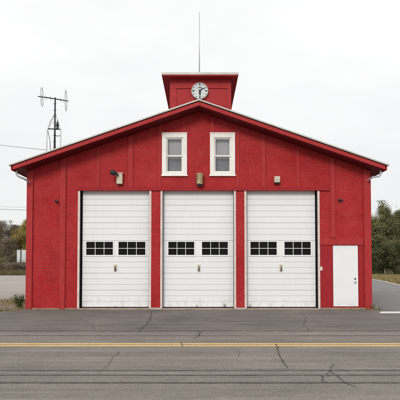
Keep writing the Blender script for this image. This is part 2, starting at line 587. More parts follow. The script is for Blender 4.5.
# pilasters and battens on the front: (px0, px1, py_bottom, proud)
PIL = [(27, 33.3, 310, .06), (60.3, 66, 310, .05), (96.2, 99.6, 187, .02), (128, 133, 187, .035), (158.6, 161.4, 187, .02),
       (182.2, 186, 133, .02), (210.6, 214.2, 133, .02), (236, 239.6, 187, .02), (261.4, 265.6, 187, .03), (296.6, 299.4, 187, .02),
       (330, 335, 238, .05), (363.2, 370.5, 310, .07)]
for a, b, yb, pr in PIL:
    xa, xb = fx(a, 0, 200), fx(b, 0, 200)
    zb = max(fz(yb), -.02)
    zt0, zt1 = under(xa) - .0, under(xb) - .0
    bm = bmesh.new()
    yf = -pr
    extra = 0
    if a == 27: xa = WL - .012
    if a == 363.2: xb = WR + .012
    yk = .1 if a in (27, 363.2) else -.002
    v = []
    for y in (yf, yk):
        for x, z in ((xa, zb), (xb, zb), (xb, zt1 - .004), (xa, zt0 - .004)):
            v.append(bm.verts.new((x, y, z)))
    for f in ((0, 1, 2, 3), (7, 6, 5, 4), (0, 4, 5, 1), (1, 5, 6, 2), (2, 6, 7, 3), (3, 7, 4, 0)):
        bm.faces.new([v[i] for i in f])
    bmesh.ops.recalc_face_normals(bm, faces=bm.faces[:])
    bmesh.ops.bevel(bm, geom=bm.edges[:], offset=.006, segments=1, affect='EDGES')
    obj('pilaster', bm, M['red'], st)

# steel lintel over the bays
boxes('lintel', M['red_panel'], st, [(fx(77.5), fx(330), -.03, -.002, ZD - .005, fz(187.0)), (fx(77.5), fx(330), -.05, -.031, ZD - .02, ZD + .015)], .003)
# base course
for a, b in ((151.3, 160.4), (236, 244.4)):
    boxes('pier_base', M['pale'], st, [(fx(a) - .04, fx(b) + .04, -.05, -.002, -.02, fz(307.6))], .012)
boxes('pier_base', M['conc'], st, [(fx(27), fx(77.3), -.04, -.003, -.02, .035)], .012)
boxes('pier_base', M['conc'], st, [(fx(319.6), fx(371), -.05, -.003, -.02, .05)], .012)

# jamb boards on the edges of the openings
ZJ = ZD - .006
for i, (a, b) in enumerate(GAR):
    la, lb = fx(a), fx(b)
    boxes('door_jamb', M['jamb'], st, [(la - .062, la + .012, -.022, -.001, .012, ZJ - .02)], .004)
    boxes('door_jamb', M['jamb'], st, [(lb - .012, lb + .062, -.022, -.001, .012, ZJ - .02)], .004)
    boxes('door_jamb', M['black'], st, [(la + .0005, la + .018, .0, .355, .012, ZD - .02)], 0)
    boxes('door_jamb', M['black'], st, [(lb - .018, lb - .0005, .0, .355, .012, ZD - .02)], 0)
    boxes('threshold', M['conc'], st, [(la + .002, lb - .002, -.10, .42, -.03, .028)], .012)
    # the sectional door: 21 ribs in seven sections
    YD = .17
    zb, zt = .058, ZD + .12
    n = 21
    z_win0, z_win1 = fz(256.3), fz(240.3)
    low = [zb + (z_win0 - zb) * k / 9 for k in range(10)]
    top = [z_win1 + (zt - z_win1) * k / 9 for k in range(10)]
    wpx = {0: ((86.4, 113.0), (118.6, 145.4)), 1: ((168.4, 194.2), (202, 227.8)), 2: ((250.4, 276.6), (284.4, 310.6))}[i]
    sc = (YD - CAM_Y) / (-CAM_Y)
    wins = [(fx(p) * sc, fx(q) * sc) for p, q in wpx]
    da, db = la + .075, lb - .075
    if i == 0: db = lb - .012; da = la + .06
    if i == 2: da = la + .012; db = lb - .055
    if i == 1: da, db = la + .02, lb - .02
    bm = bmesh.new()

    def rib(xa, xb, z0, z1, joint):
        g0 = .006 if joint else .0014
        dz = .010
        prof = [(YD + .03, z0 + g0 * .3), (YD + .005, z0 + g0), (YD, z0 + dz), (YD, z1 - dz * .5), (YD + .004, z1 - .003), (YD + .03, z1)]
        L = [bm.verts.new((xa, y, z)) for y, z in prof]
        Rr = [bm.verts.new((xb, y, z)) for y, z in prof]
        for q in range(len(prof) - 1):
            bm.faces.new((L[q], Rr[q], Rr[q + 1], L[q + 1]))
        bm.faces.new(L[::-1]); bm.faces.new(Rr)
        # backing
    for arr in (low, top):
        for q in range(9):
            rib(da, db, arr[q], arr[q + 1], q % 3 == 0)
    edges = [da, wins[0][0] - .03, wins[0][1] + .03, wins[1][0] - .03, wins[1][1] + .03, db]
    wz0, wz1 = z_win0 + .02, z_win1 - .015
    for q in (0, 2, 4):
        box_bm(bm, edges[q], edges[q + 1], YD, YD + .03, z_win0 + .002, z_win1 - .002)
    bmesh.ops.recalc_face_normals(bm, faces=bm.faces[:])
    door = obj('garage_door', bm, M['white'], st)
    # thick core behind the skin, cut round the windows
    boxes('door_core', M['dark_in'], door, [(da, db, YD + .031, YD + .06, zb, z_win0), (da, db, YD + .031, YD + .06, z_win1, zt)] +
          [(edges[q], edges[q + 1], YD + .031, YD + .06, z_win0, z_win1) for q in (0, 2, 4)], 0)
    for xa, xb in wins:
        bm = bmesh.new()
        fa, fb, f0, f1 = xa - .045, xb + .045, z_win0 + .004, z_win1 - .004
        plate_bm(bm, [[(fa, f0), (fb, f0), (fb, f1), (fa, f1)], [(xa, wz0 + .03), (xb, wz0 + .03), (xb, wz1 - .03), (xa, wz1 - .03)]], YD - .018, YD + .02)
        for q in (1, 2):
            xm = xa + (xb - xa) * q / 3
            box_bm(bm, xm - .009, xm + .009, YD - .012, YD + .012, wz0 + .03, wz1 - .03)
        zm = (wz0 + wz1) / 2
        box_bm(bm, xa, xb, YD - .0115, YD + .0115, zm - .009, zm + .009)
        obj('window_frame', bm, M['white'], door)
        bm = bmesh.new(); box_bm(bm, xa - .02, xb + .02, YD + .0215, YD + .0275, wz0 + .01, wz1 - .01)
        obj('pane', bm, M['glass_dark'], door)
    hx = fx((115.6, 198.8, 280.8)[i]) * sc
    hz = fz(267.6)
    bm = bmesh.new()
    box_bm(bm, hx - .055, hx + .055, YD - .022, YD - .001, hz - .13, hz + .12, .008)
    hd = obj('handle_plate', bm, M['plate'], door)
    bm = bmesh.new()
    tube_bm(bm, [(hx, YD - .02, hz + .05), (hx, YD - .07, hz + .04), (hx, YD - .075, hz - .06), (hx, YD - .05, hz - .10)], [.012, .014, .018, .026], 8)
    obj('handle', bm, M['dark'], door)
    boxes('bottom_seal', M['black'], door, [(da, db, YD + .001, YD + .05, .03, zb + .004)], .004)
    # roller track stop seen in the dark gap
    boxes('door_stop', M['trim'], door, [(da - .028, da - .004, YD + .01, YD + .05, .03, ZD)] if i != 0 else [(db + .002, db + .009, YD + .01, YD + .05, .03, ZD)], 0)

# plain corner with the personnel door
zr0, zr1 = fz(245), fz(238.4)
xa, xb = fx(319.9), fx(363)
boxes('trim_board', M['red'], st, [(xa, xb, -.055, -.002, zr0, zr1)], .006)
boxes('wall_panel', M['red_panel'], st, [(xa, pxl - .012, -.03, -.003, .06, zr0 - .004)], .003)
boxes('wall_panel', M['red_panel'], st, [(pxr + .012, xb, -.03, -.003, .06, zr0 - .004)], .003)
boxes('wall_panel', M['red_panel'], st, [(pxl - .012, pxr + .012, -.025, .05, .0, fz(306.4) - .01)], .003)
ed = boxes('entry_door', M['white'], st, [(pxl + .006, pxr - .006, -.012, .03, fz(306.4), pzt - .012)], .005)
hz = fz(281)
hx = fx(354.6)
bm = bmesh.new()
lathe_bm(bm, [(.034, -.014), (.034, -.022), (.014, -.026), (.014, -.055), (.028, -.06), (.033, -.075), (.026, -.09), (.005, -.094)], (hx, 0, hz - .03), 16, 'Y')
obj('door_knob', bm, M['galv'], ed, True)
bm = bmesh.new(); lathe_bm(bm, [(.03, -.014), (.03, -.024), (.02, -.03), (.004, -.031)], (hx, 0, hz + .075), 16, 'Y')
obj('lock', bm, M['dark'], ed, True)
for q in range(3):
    pass

# gable windows
for a, b in WIN:
    xl, xr = fx(a - 1, 0, 155), fx(b + .8, 0, 155)
    zt, zb = fz(133), fz(176.2)
    w = .145
    bm = bmesh.new()
    plate_bm(bm, [[(xl, zb), (xr, zb), (xr, zt), (xl, zt)], [(xl + w, zb + w * .95), (xr - w, zb + w * .95), (xr - w, zt - w * 1.15), (xl + w, zt - w * 1.15)]], -.035, .10)
    box_bm(bm, xl - .025, xr + .025, -.06, -.0355, zb - .005, zb + .045, .006)
    box_bm(bm, xl - .01, xr + .01, -.05, -.0355, zt - .03, zt + .01, .004)
    win = obj('window', bm, M['trim'], st)
    il, ir, ib, it = xl + w, xr - w, zb + w * .95, zt - w * 1.15
    zm = fz(155.6)
    for (z0, z1, y) in ((zm - .03, it, .01), (ib, zm + .03, .04)):
        bm = bmesh.new()
        s = .045
        plate_bm(bm, [[(il + .001, z0), (ir - .001, z0), (ir - .001, z1), (il + .001, z1)], [(il + s, z0 + s), (ir - s, z0 + s), (ir - s, z1 - s), (il + s, z1 - s)]], y, y + .028)
        obj('sash', bm, M['trim'], win)
        bm = bmesh.new(); box_bm(bm, il + s - .008, ir - s + .008, y + .012, y + .016, z0 + s - .008, z1 - s + .008)
        obj('pane', bm, M['glass'], win)
    boxes('blind', M['blind'], win, [(il - .03, ir + .03, .16, .165, zm - .1, it + .05)], 0)
    boxes('curtain', M['curtain'], win, [(il - .03, ir + .03, .20, .205, ib - .05, zm + .1)], 0)

# cupola (old hose tower) on the ridge
CYF = 1.0
cl, cr = fx(170, CYF, 90), fx(231, CYF, 90)
cx = (cl + cr) / 2
zct = fz(79.8, CYF)
zcb = fz(112, CYF)
bm = bmesh.new(); box_bm(bm, cl, cr, CYF, CYF + 4.2, min(zcb, roof_top(cl)) - .3, zct)
cup = obj('cupola', bm, M['red'], st)
zp = fz(88.6, CYF)
il, ir = fx(176.5, CYF, 95), fx(227, CYF, 95)
boxes('cupola_trim', M['red'], cup, [(cl - .004, cr + .004, CYF - .03, CYF - .001, zp, zct), (cl - .004, il, CYF - .03, CYF - .001, zcb - .2, zp - .003), (ir, cr + .004, CYF - .03, CYF - .001, zcb - .2, zp - .003)], .006)
of = .34
rl, rr = fx(161.5, CYF - of, 74), fx(238.6, CYF - of, 74)
zr = fz(72.2, CYF - of); zrb = fz(74.6, CYF - of)
boxes('cupola_soffit', M['red'], cup, [(rl + .02, rr - .02, CYF - of + .02, CYF + 4.2 + of, zrb - .04, zrb - .002)], .004)
boxes('cupola_frieze', M['red'], cup, [(cl - .03, cr + .03, CYF - .032, CYF + 4.23, zct - .0, zrb - .043)], .004)
bm = bmesh.new()
box_bm(bm, rl, rr, CYF - of, CYF + 4.2 + of + .02, zrb, zr, .006)
obj('cupola_roof', bm, M['drip'], cup)

# ------------------------------------------------------------------ things fixed to the station
# clock
cc = P(199.8, 91, CYF - .05)
rad = 8.6 / F_PX * (CYF - CAM_Y)
t = thing('wall_clock', 'round white clock with dark marks on the front of the red cupola', 'clock', cc)
bm = bmesh.new(); lathe_bm(bm, [(rad * .9, .03), (rad, .02), (rad, -.03), (rad * .94, -.045), (rad * .90, -.03), (rad * .90, .0)], cc, 48, 'Y'); obj('rim', bm, M['rim'], t)
bm = bmesh.new(); lathe_bm(bm, [(rad * .895, .0), (rad * .895, -.022), (rad * .5, -.0225)], cc, 48, 'Y'); obj('dial', bm, M['clock'], t)


def flat(bm, pts, y0, y1):
    plate_bm(bm, [[(cc.x + x * rad, cc.z + z * rad) for x, z in pts]], cc.y + y0, cc.y + y1)


for a0 in range(0, 360, 30):
    big = a0 in (0, 90, 180, 270)
    r1, r0, hw = .86, (.64 if big else .74), (.075 if big else .035)
    ca, sa = math.cos(math.radians(a0)), math.sin(math.radians(a0))
    bm = bmesh.new()
    flat(bm, [(r0 * ca - hw * sa, r0 * sa + hw * ca), (r0 * ca + hw * sa, r0 * sa - hw * ca), (r1 * ca + hw * sa, r1 * sa - hw * ca), (r1 * ca - hw * sa, r1 * sa + hw * ca)], -.03, -.021)
    obj('numeral', bm, M['clockdark'], t)
bm = bmesh.new()
arc = [(math.cos(math.radians(a)) * .46, math.sin(math.radians(a)) * .46) for a in range(35, 126, 9)]
arc2 = [(math.cos(math.radians(a)) * .34, math.sin(math.radians(a)) * .34) for a in range(125, 34, -9)]
flat(bm, arc + arc2, -.028, -.0215); obj('emblem', bm, M['clockarc'], t)
bm = bmesh.new(); lathe_bm(bm, [(.13 * rad, -.0385), (.13 * rad, -.045), (.05 * rad, -.05)], cc, 20, 'Y'); obj('hub', bm, M['clockdark'], t)
bm = bmesh.new(); flat(bm, [(-.1, .02), (-.06, .10), (.3, .26), (.60, .36), (.61, .30), (.33, .17), (0, -.02)], -.038, -.031); obj('hand', bm, M['clockdark'], t)
bm = bmesh.new(); flat(bm, [(-.06, .16), (.07, .16), (.11, -.1), (.12, -.34), (.03, -.56), (-.03, -.56), (-.11, -.34), (-.09, -.1)], -.038, -.031); obj('hand', bm, M['clockdark'], t)

# whip antenna on the cupola
b = P(199.4, 72.2, CYF + .4); tp = P(199.4, 12, CYF + .4)
b.z = zr
t = thing('whip_antenna', 'thin vertical rod antenna rising from the cupola roof', 'antenna', b)
bm = bmesh.new(); box_bm(bm, b.x - .07, b.x + .07, b.y - .07, b.y + .07, zr - .002, zr + .04, .008); tube_bm(bm, [(b.x, b.y, zr + .03), (b.x, b.y, zr + .22)], [.04, .028], 10); obj('base', bm, M['dark'], t)
bm = bmesh.new(); tube_bm(bm, [(b.x, b.y, zr + .2), (b.x, b.y, b.z + (tp.z - b.z) * .5), (b.x, b.y, tp.z)], [.022, .017, .012], 8); obj('rod', bm, M['galv'], t)

# aerial mast on the left roof slope
AY = 1.5


def A(px, py, dy=0): return P(px, py, AY + dy)


mb = A(54.6, 150); mb.z = roof_top(mb.x)
t = thing('aerial_mast', 'dark aerial mast with two loop elements standing on the left roof slope', 'aerial', mb)
bm = bmesh.new(); tp = A(55.2, 97.5); tube_bm(bm, [mb - Vector((0, 0, .05)), tp], [.042, .026], 10)
for q in range(9):
    zz = mb.z + .5 + q * .24
    tube_bm(bm, [(mb.x - .07, mb.y - .03, zz), (mb.x + .07, mb.y - .03, zz + .02)], .008, 5)
box_bm(bm, mb.x - .12, mb.x + .12, mb.y - .12, mb.y + .12, mb.z - .06, mb.z + .03, .01)
obj('mast', bm, M['dark'], t)
bm = bmesh.new(); tube_bm(bm, [A(38, 96.4), A(47, 97.6), A(56, 99), A(68.5, 101.2)], [.018, .022, .022, .016], 8); obj('boom', bm, M['dark'], t)
for px, py, hh, ww in ((42, 97, 9.3, 2.3), (66, 100.6, 10.2, 2.5)):
    bm = bmesh.new()
    c = A(px, py)
    k = F_PX / (AY - CAM_Y)
    rr_ = hh / k
    yaw = -.16
    pts = [c + Vector((math.cos(a) * rr_ * math.sin(yaw), math.cos(a) * rr_ * math.cos(yaw), math.sin(a) * rr_)) for a in [2 * math.pi * q / 28 for q in range(29)]]
    tube_bm(bm, pts, .0065, 6, False)
    tube_bm(bm, [c + Vector((0, 0, rr_)), c - Vector((0, 0, rr_))], .006, 6)
    obj('loop_element', bm, M['dark'], t)
for q in ((41.5, 94.8, 42.5, 99.4), (45.5, 95.6, 46.2, 100), (50.5, 96, 51, 101), (60.5, 97.5, 61, 102.5), (63.5, 98.5, 64, 103)):
    bm = bmesh.new(); tube_bm(bm, [A(q[0], q[1]), A(q[2], q[3])], .006, 5); obj('element', bm, M['dark'], t)
bm = bmesh.new(); tube_bm(bm, [A(55, 112), A(49, 128.8)], .006, 5); tube_bm(bm, [A(55, 112), A(60.5, 129.3)], .006, 5); obj('stay', bm, M['dark'], t)
bm = bmesh.new(); tube_bm(bm, [A(47.6, 128.8), A(61, 129.4)], .022, 8); obj('crossarm', bm, M['dark'], t)
bm = bmesh.new(); c = A(57.5, 125.5); lathe_bm(bm, [(.02, -.16), (.045, -.12), (.045, -.02), (.075, 0), (.045, .05), (.04, .1), (.015, .14), (.01, .24)], c, 12); obj('insulator', bm, M['dark'], t)
for pth in ([(53.6, 116.5), (50.5, 120.5), (48.6, 126), (47.2, 131), (46.7, 140), (46.6, 153)], [(56.2, 121), (59, 126), (60.8, 131), (60.6, 139), (59.6, 149)]):
    bm = bmesh.new()
    pts = [A(*q) for q in pth]
    pts[-1].z = roof_top(pts[-1].x) - .02
    tube_bm(bm, pts, .023, 8); obj('conduit', bm, M['pvc'], t)
bm = bmesh.new(); tube_bm(bm, [A(47.5, 129), A(48.6, 134), A(50, 141), A(50.4, 150)], .012, 6); tube_bm(bm, [A(60.5, 135.5), A(57, 136.2), A(55, 135)], .012, 6); obj('cable', bm, M['dark'], t)
# service drop
bm = bmesh.new()
p1 = A(47, 150)
p0 = P(-70, 133, 22)
pts = []
for q in range(25):
    f = q / 24
    p = p1.lerp(p0, f); p.z -= 4 * f * (1 - f) * .12
    pts.append(p)
tube_bm(bm, pts, .010, 6)
tag(recentre(obj('service_cable', bm, M['cable'])), 'single thin cable sloping in from the left to the aerial mast on the roof', 'cable')
# two far line wires
for k, (py0, py1, lab) in enumerate(((205.3, 205.8, 'upper of two level overhead wires behind the left of the station'), (208.2, 208.0, 'thicker lower one of two level overhead wires behind the left of the station'))):
    bm = bmesh.new()
    a, b = P(-60, py0 - 3, 40), P(120, py1 + 1, 40)
    pts = []
    for q in range(21):
        f = q / 20
        p = a.lerp(b, f); p.z -= 4 * f * (1 - f) * .35
        pts.append(p)
    tube_bm(bm, pts, (.012 + .014 * k), 6)
    tag(recentre(obj('overhead_wire', bm, M['cable'])), lab, 'wire', 'overhead wires behind the station')

# wall lamps
c = P(119.6, 178.6, -.1)
t = thing('floodlight', 'dark round floodlight head on a beige box above the left garage door', 'wall lamp', (c.x, 0, c.z), 'lamps on the front wall')
bm = bmesh.new(); box_bm(bm, c.x - .1, c.x + .1, -.17, -.002, c.z - .19, c.z + .18, .014); box_bm(bm, c.x - .125, c.x + .125, -.19, .0 - .001, c.z + .17, c.z + .2, .006); obj('box', bm, M['beige'], t)
bm = bmesh.new(); tube_bm(bm, [(c.x - .03, -.17, c.z + .1), (c.x - .05, -.24, c.z + .13), (c.x - .09, -.27, c.z + .16)], .02, 8); obj('bracket', bm, M['dark'], t)
bm = bmesh.new()
h0 = Vector((c.x - .06, -.26, c.z + .12)); dr = Vector((-.8, -.35, .32)).normalized()
tube_bm(bm, [h0, h0 + dr * .02, h0 + dr * .07, h0 + dr * .13, h0 + dr * .19, h0 + dr * .23, h0 + dr * .25], [.03, .05, .078, .094, .094, .074, .035], 18); obj('lamp_head', bm, M['dark'], t)
c = P(199.6, 179.5, -.1)
t = thing('cylinder_lantern', 'brass coloured cylinder lantern between and below the two gable windows', 'wall lamp', (c.x, 0, c.z), 'lamps on the front wall')
bm = bmesh.new(); box_bm(bm, c.x - .09, c.x + .09, -.03, -.002, c.z - .15, c.z + .17, .006); obj('back_plate', bm, M['dark'], t)
bm = bmesh.new()
rr_ = .125
rows = [(.20, 1.0), (.19, 1.04), (.17, 1.0), (-.13, 1.0)]
prev = None
sg = 24
for h, k in rows + [('s', 1.0)]:
    ring = []
    for j in range(sg):
        a = 2 * math.pi * j / sg
        hh = h if h != 's' else -.20 + .045 * abs(math.sin(a * 3))
        ring.append(bm.verts.new((c.x + math.cos(a) * rr_ * k, -.15 + math.sin(a) * rr_ * k, c.z + hh)))
    if prev:
        for j in range(sg): bm.faces.new((prev[j], prev[(j + 1) % sg], ring[(j + 1) % sg], ring[j])).smooth = True
    else: bm.faces.new(ring)
    prev = ring
obj('shade', bm, M['brass'], t)
bm = bmesh.new(); lathe_bm(bm, [(.03, .05), (.09, -.1), (.095, -.19), (.06, -.235), (.01, -.25)], (c.x, -.15, c.z), 18); obj('glass', bm, M['dark'], t)
c = P(277.2, 179.8, -.1)
t = thing('small_lamp_box', 'small square beige box lamp with a dark strip for its shadow, above the right garage door', 'wall lamp', (c.x, 0, c.z), 'lamps on the front wall')
bm = bmesh.new(); box_bm(bm, c.x - .095, c.x + .095, -.14, -.002, c.z - .09, c.z + .12, .012); obj('box', bm, M['beige'], t)
bm = bmesh.new(); box_bm(bm, c.x - .105, c.x + .1, -.135, -.002, c.z - .125, c.z - .0905, .008); obj('shadow_strip', bm, M['dark'], t)  # dark strip standing in for the shadow below the box
bm = bmesh.new(); lathe_bm(bm, [(.045, -.141), (.045, -.15), (.03, -.155), (.004, -.156)], (c.x + .005, 0, c.z + .01), 16, 'Y'); obj('lens', bm, M['rim'], t)
# small dark fixings
for px, py, lab in ((56.3, 201.2, 'small dark hose bracket on the brick left of the left garage door'), (339.6, 200.2, 'small dark hose bracket high on the brick above the white personnel door')):
    c = P(px, py, -.03)
    t = thing('wall_bracket', lab, 'bracket', (c.x, 0, c.z), 'small brackets on the front wall')
    bm = bmesh.new(); box_bm(bm, c.x - .05, c.x + .05, -.02, -.001, c.z - .04, c.z + .04, .005); obj('plate', bm, M['dark'], t)
    bm = bmesh.new(); tube_bm(bm, [(c.x - .02, -.02, c.z), (c.x - .01, -.08, c.z + .005), (c.x + .05, -.11, c.z - .01), (c.x + .10, -.1, c.z - .03)], [.022, .03, .026, .02], 10); obj('spout', bm, M['dark'], t)
c = P(321.3, 268.6, -.035)
t = thing('keypad_box', 'small white switch box on the red panel left of the white personnel door', 'switch', (c.x, -.03, c.z))
bm = bmesh.new(); box_bm(bm, c.x - .035, c.x + .035, -.06, -.031, c.z - .065, c.z + .065, .008); obj('case', bm, M['trim'], t)
bm = bmesh.new(); box_bm(bm, c.x - .015, c.x + .015, -.066, -.0605, c.z - .02, c.z + .035, .003); obj('button', bm, M['galv'], t)

# ------------------------------------------------------------------ ground
def band_y(py): return G(200, py).y


sheet('ground', [(-600, -200), (600, -200), (600, 900), (-600, 900)], -.03, M['earth'])
YR = band_y(331.2)
sheet('road', [(-250, -40), (250, -40), (250, YR), (-250, YR)], 0.0, M['asphalt'])
sheet('apron', [(-60, YR + .0), (60, YR + .0), (60, -.95), (6.6, -.85), (6.2, .5), (-6.1, .5), (-6.4, -.6), (-9, -.75), (-60, -1.6)], -.004, M['apron'])
g1, g2 = G(371, 279.5), G(400, 286.2)
dr_poly = [(6.0, -.95), (60, -.95), (60, 6)]
curb = [(24, 4.5), (18.5, 10), (g2.x, g2.y), (15.2, 24), (g1.x, g1.y), (18.2, 40), (20, 52), (20, 75)]
dr_poly = [(6.0, -1.2), (70, -1.2), (70, 1.0), (34, 1.5)] + curb + [(5, 75), (5, 14), (6.0, 14)]
sheet('driveway', dr_poly, -.010, M['drive'])
# pale kerb edging of the driveway
bm = bmesh.new()
cpts = [(34, 1.5)] + curb
vin, vo, vin_t, vo_t = [], [], [], []
for i, (x, y) in enumerate(cpts):
    a = Vector(cpts[max(0, i - 1)]); b = Vector(cpts[min(len(cpts) - 1, i + 1)])
    d = (b - a).normalized(); nn = Vector((d.y, -d.x))
    for lst, o, z in ((vin, 0, -.02), (vin_t, .01, .055), (vo_t, .25, .055), (vo, .26, -.02)):
        q = Vector((x, y)) + nn * o
        lst.append(bm.verts.new((q.x, q.y, z)))
for i in range(len(cpts) - 1):
    for p, q in ((vin, vin_t), (vin_t, vo_t), (vo_t, vo)):
        bm.faces.new((p[i], p[i + 1], q[i + 1], q[i]))
bmesh.ops.recalc_face_normals(bm, faces=bm.faces[:])
o = obj('kerb', bm, M['pale']); o['kind'] = 'structure'
w0 = G(378, 312.4)
sheet('edge_line', [(w0.x - .05, w0.y - .26), (40, w0.y - .6), (40, w0.y + .1), (w0.x + .2, w0.y + .30)], -.0005, M['wline'])
# pale lot on the left
fb = G(10, 275.3).y
sheet('parking_lot', [(-80, 3.6), (-9, 4.4), (-6.0, 5.2), (-6.0, fb), (-80, fb + 1)], -.016, M['lot'])
sheet('verge', [(-80, -1.7), (-9, -.8), (-6.1, -.65), (-5.8, 14), (-6.5, 6.2), (-9, 5.2), (-80, 4.6)], -.022, M['verge'])


# yellow centre lines
for k, (ya, yb) in enumerate(((343.25, 344.65), (345.15, 346.7))):
    sheet('centre_line', [(-250, band_y(yb)), (250, band_y(yb)), (250, band_y(ya)), (-250, band_y(ya))], .004, M['line'])


def ribbon(bm, pts, w, z=.007, jit=.35, step=.05):
    P2 = [Vector((p[0], p[1])) for p in pts]
    out = []
    for a, b in zip(P2[:-1], P2[1:]):
        n = max(1, int((b - a).length / step))
        for q in range(n): out.append(a.lerp(b, q / n))
    out.append(P2[-1])
    ed = bm.verts.layers.float.get('edge') or bm.verts.layers.float.new('edge')
    L, C, Rr = [], [], []
    for i, p in enumerate(out):
        a = out[max(0, i - 1)]; b = out[min(len(out) - 1, i + 1)]
        d = (b - a).normalized(); nn = Vector((-d.y, d.x))
        j = R.uniform(-1, 1) * w * jit
        ww = w * R.uniform(.75, 1.3)
        L.append(bm.verts.new((*(p + nn * (ww + j)), z))); C.append(bm.verts.new((*(p + nn * j), z))); Rr.append(bm.verts.new((*(p + nn * (j - ww)), z)))
        C[-1][ed] = 1.0
    for i in range(len(out) - 1):
        bm.faces.new((Rr[i], Rr[i + 1], C[i + 1], C[i])); bm.faces.new((C[i], C[i + 1], L[i + 1], L[i]))


def crack(bm, pix, w):
    pts = [G(*p) for p in pix]
    res = [pts[0]]
    drift = Vector((0, 0, 0))
    for a, b in zip(pts[:-1], pts[1:]):
        ln = (b - a).length
        f = 0
        while True:
            f += R.choice((.05, .07, .12, .2, .28)) * R.uniform(.8, 1.2) / ln
            if f > 1 - .04 / ln: break
            k = R.choice((.008, .012, .02, .045))
            drift = drift * .5 + Vector((R.uniform(-k, k), R.uniform(-k, k), 0))
            res.append(a.lerp(b, f) + drift)
        res.append(b)
    ribbon(bm, res, w * .5, .0075, .3, .03)
    # hairline branches
    for q in range(max(1, len(res) // 9)):
        p = R.choice(res); a = R.uniform(0, 6.28)
        br = [p]
        for k in range(R.randint(2, 4)):
            a += R.uniform(-.7, .7)
            br.append(br[-1] + Vector((math.cos(a), math.sin(a), 0)) * R.uniform(.04, .13))
        ribbon(bm, br, w * .3, .0075, .3, .03)


# straight soft-edged dark lines across the near road
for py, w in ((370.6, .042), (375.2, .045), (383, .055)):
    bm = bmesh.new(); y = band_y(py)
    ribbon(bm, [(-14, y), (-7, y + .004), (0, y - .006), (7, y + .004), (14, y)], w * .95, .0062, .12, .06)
    o = obj('road_dark_line', bm, M['dark_line']); o['kind'] = 'structure'
for py, w in ((331.3, .07), (335.8, .05)):  # worn seams along the far lane
    bm = bmesh.new(); y = band_y(py)
    ribbon(bm, [(-40, y), (-8, y + .01), (0, y - .012), (8, y + .012), (40, y)], w * .9, .0062, .3, .06)
    o = obj('road_dark_line', bm, M['dark_line']); o['kind'] = 'structure'
bm = bmesh.new()
crack(bm, [(276, 344), (278, 350), (281, 358), (283, 363), (287, 368)], .03)
crack(bm, [(333, 364), (330, 367), (329.5, 371), (326, 375)], .025)
crack(bm, [(329.5, 371), (333, 374), (337, 376), (342, 381), (349, 385), (356, 387)], .03)
crack(bm, [(321, 375.5), (322.5, 378), (321.8, 381), (326, 382.5)], .03)
crack(bm, [(119, 352), (113, 358), (109, 364), (105, 368), (98, 374)], .016)
crack(bm, [(152, 312), (150.5, 318), (147, 323), (143, 328), (138, 332)], .03)
crack(bm, [(143, 328), (128, 330.5), (112, 333)], .02)
crack(bm, [(196, 331), (199, 335), (193, 338.5)], .04)
crack(bm, [(181, 342.5), (183, 347)], .03)
crack(bm, [(300, 312), (306, 318), (303, 326), (310, 331)], .018)
crack(bm, [(60, 311), (72, 317), (88, 322), (96, 331)], .014)
crack(bm, [(232, 347), (240, 352), (238, 358)], .012)
o = obj('road_crack', bm, M['crack']); o['kind'] = 'structure'


# ------------------------------------------------------------------ plants
def leaf_mesh(name, leaves, mat, parent=None):
    """leaves: (centre, size, normal-ish vector, tint, aspect)"""
    vs, fs, tint = [], [], []
    for c, s, n, t, asp in leaves:
        n = n.normalized()
        u = n.orthogonal().normalized()
        u = Matrix.Rotation(R.uniform(0, 6.28), 3, n) @ u
        v = n.cross(u)
        i = len(vs)
        vs += [c - u * s * asp, c - v * s * .5, c + u * s * asp, c + v * s * .5]
        fs.append((i, i + 1, i + 2, i + 3)); tint.append(t)
    me = bpy.data.meshes.new(name)
    w = Vector((0, 0, 0)); q = parent
    while q is not None: w += q.location; q = q.parent
    me.from_pydata([tuple(v - w) for v in vs], [], fs)
    at = me.attributes.new('tint', 'FLOAT', 'FACE')
    at.data.foreach_set('value', tint)
    me.materials.append(mat)
    o = bpy.data.objects.new(name, me); COL.objects.link(o)
    o.parent = parent
    return o


def rv(s=1): return Vector((R.gauss(0, 1), R.gauss(0, 1), R.gauss(0, 1))) * s


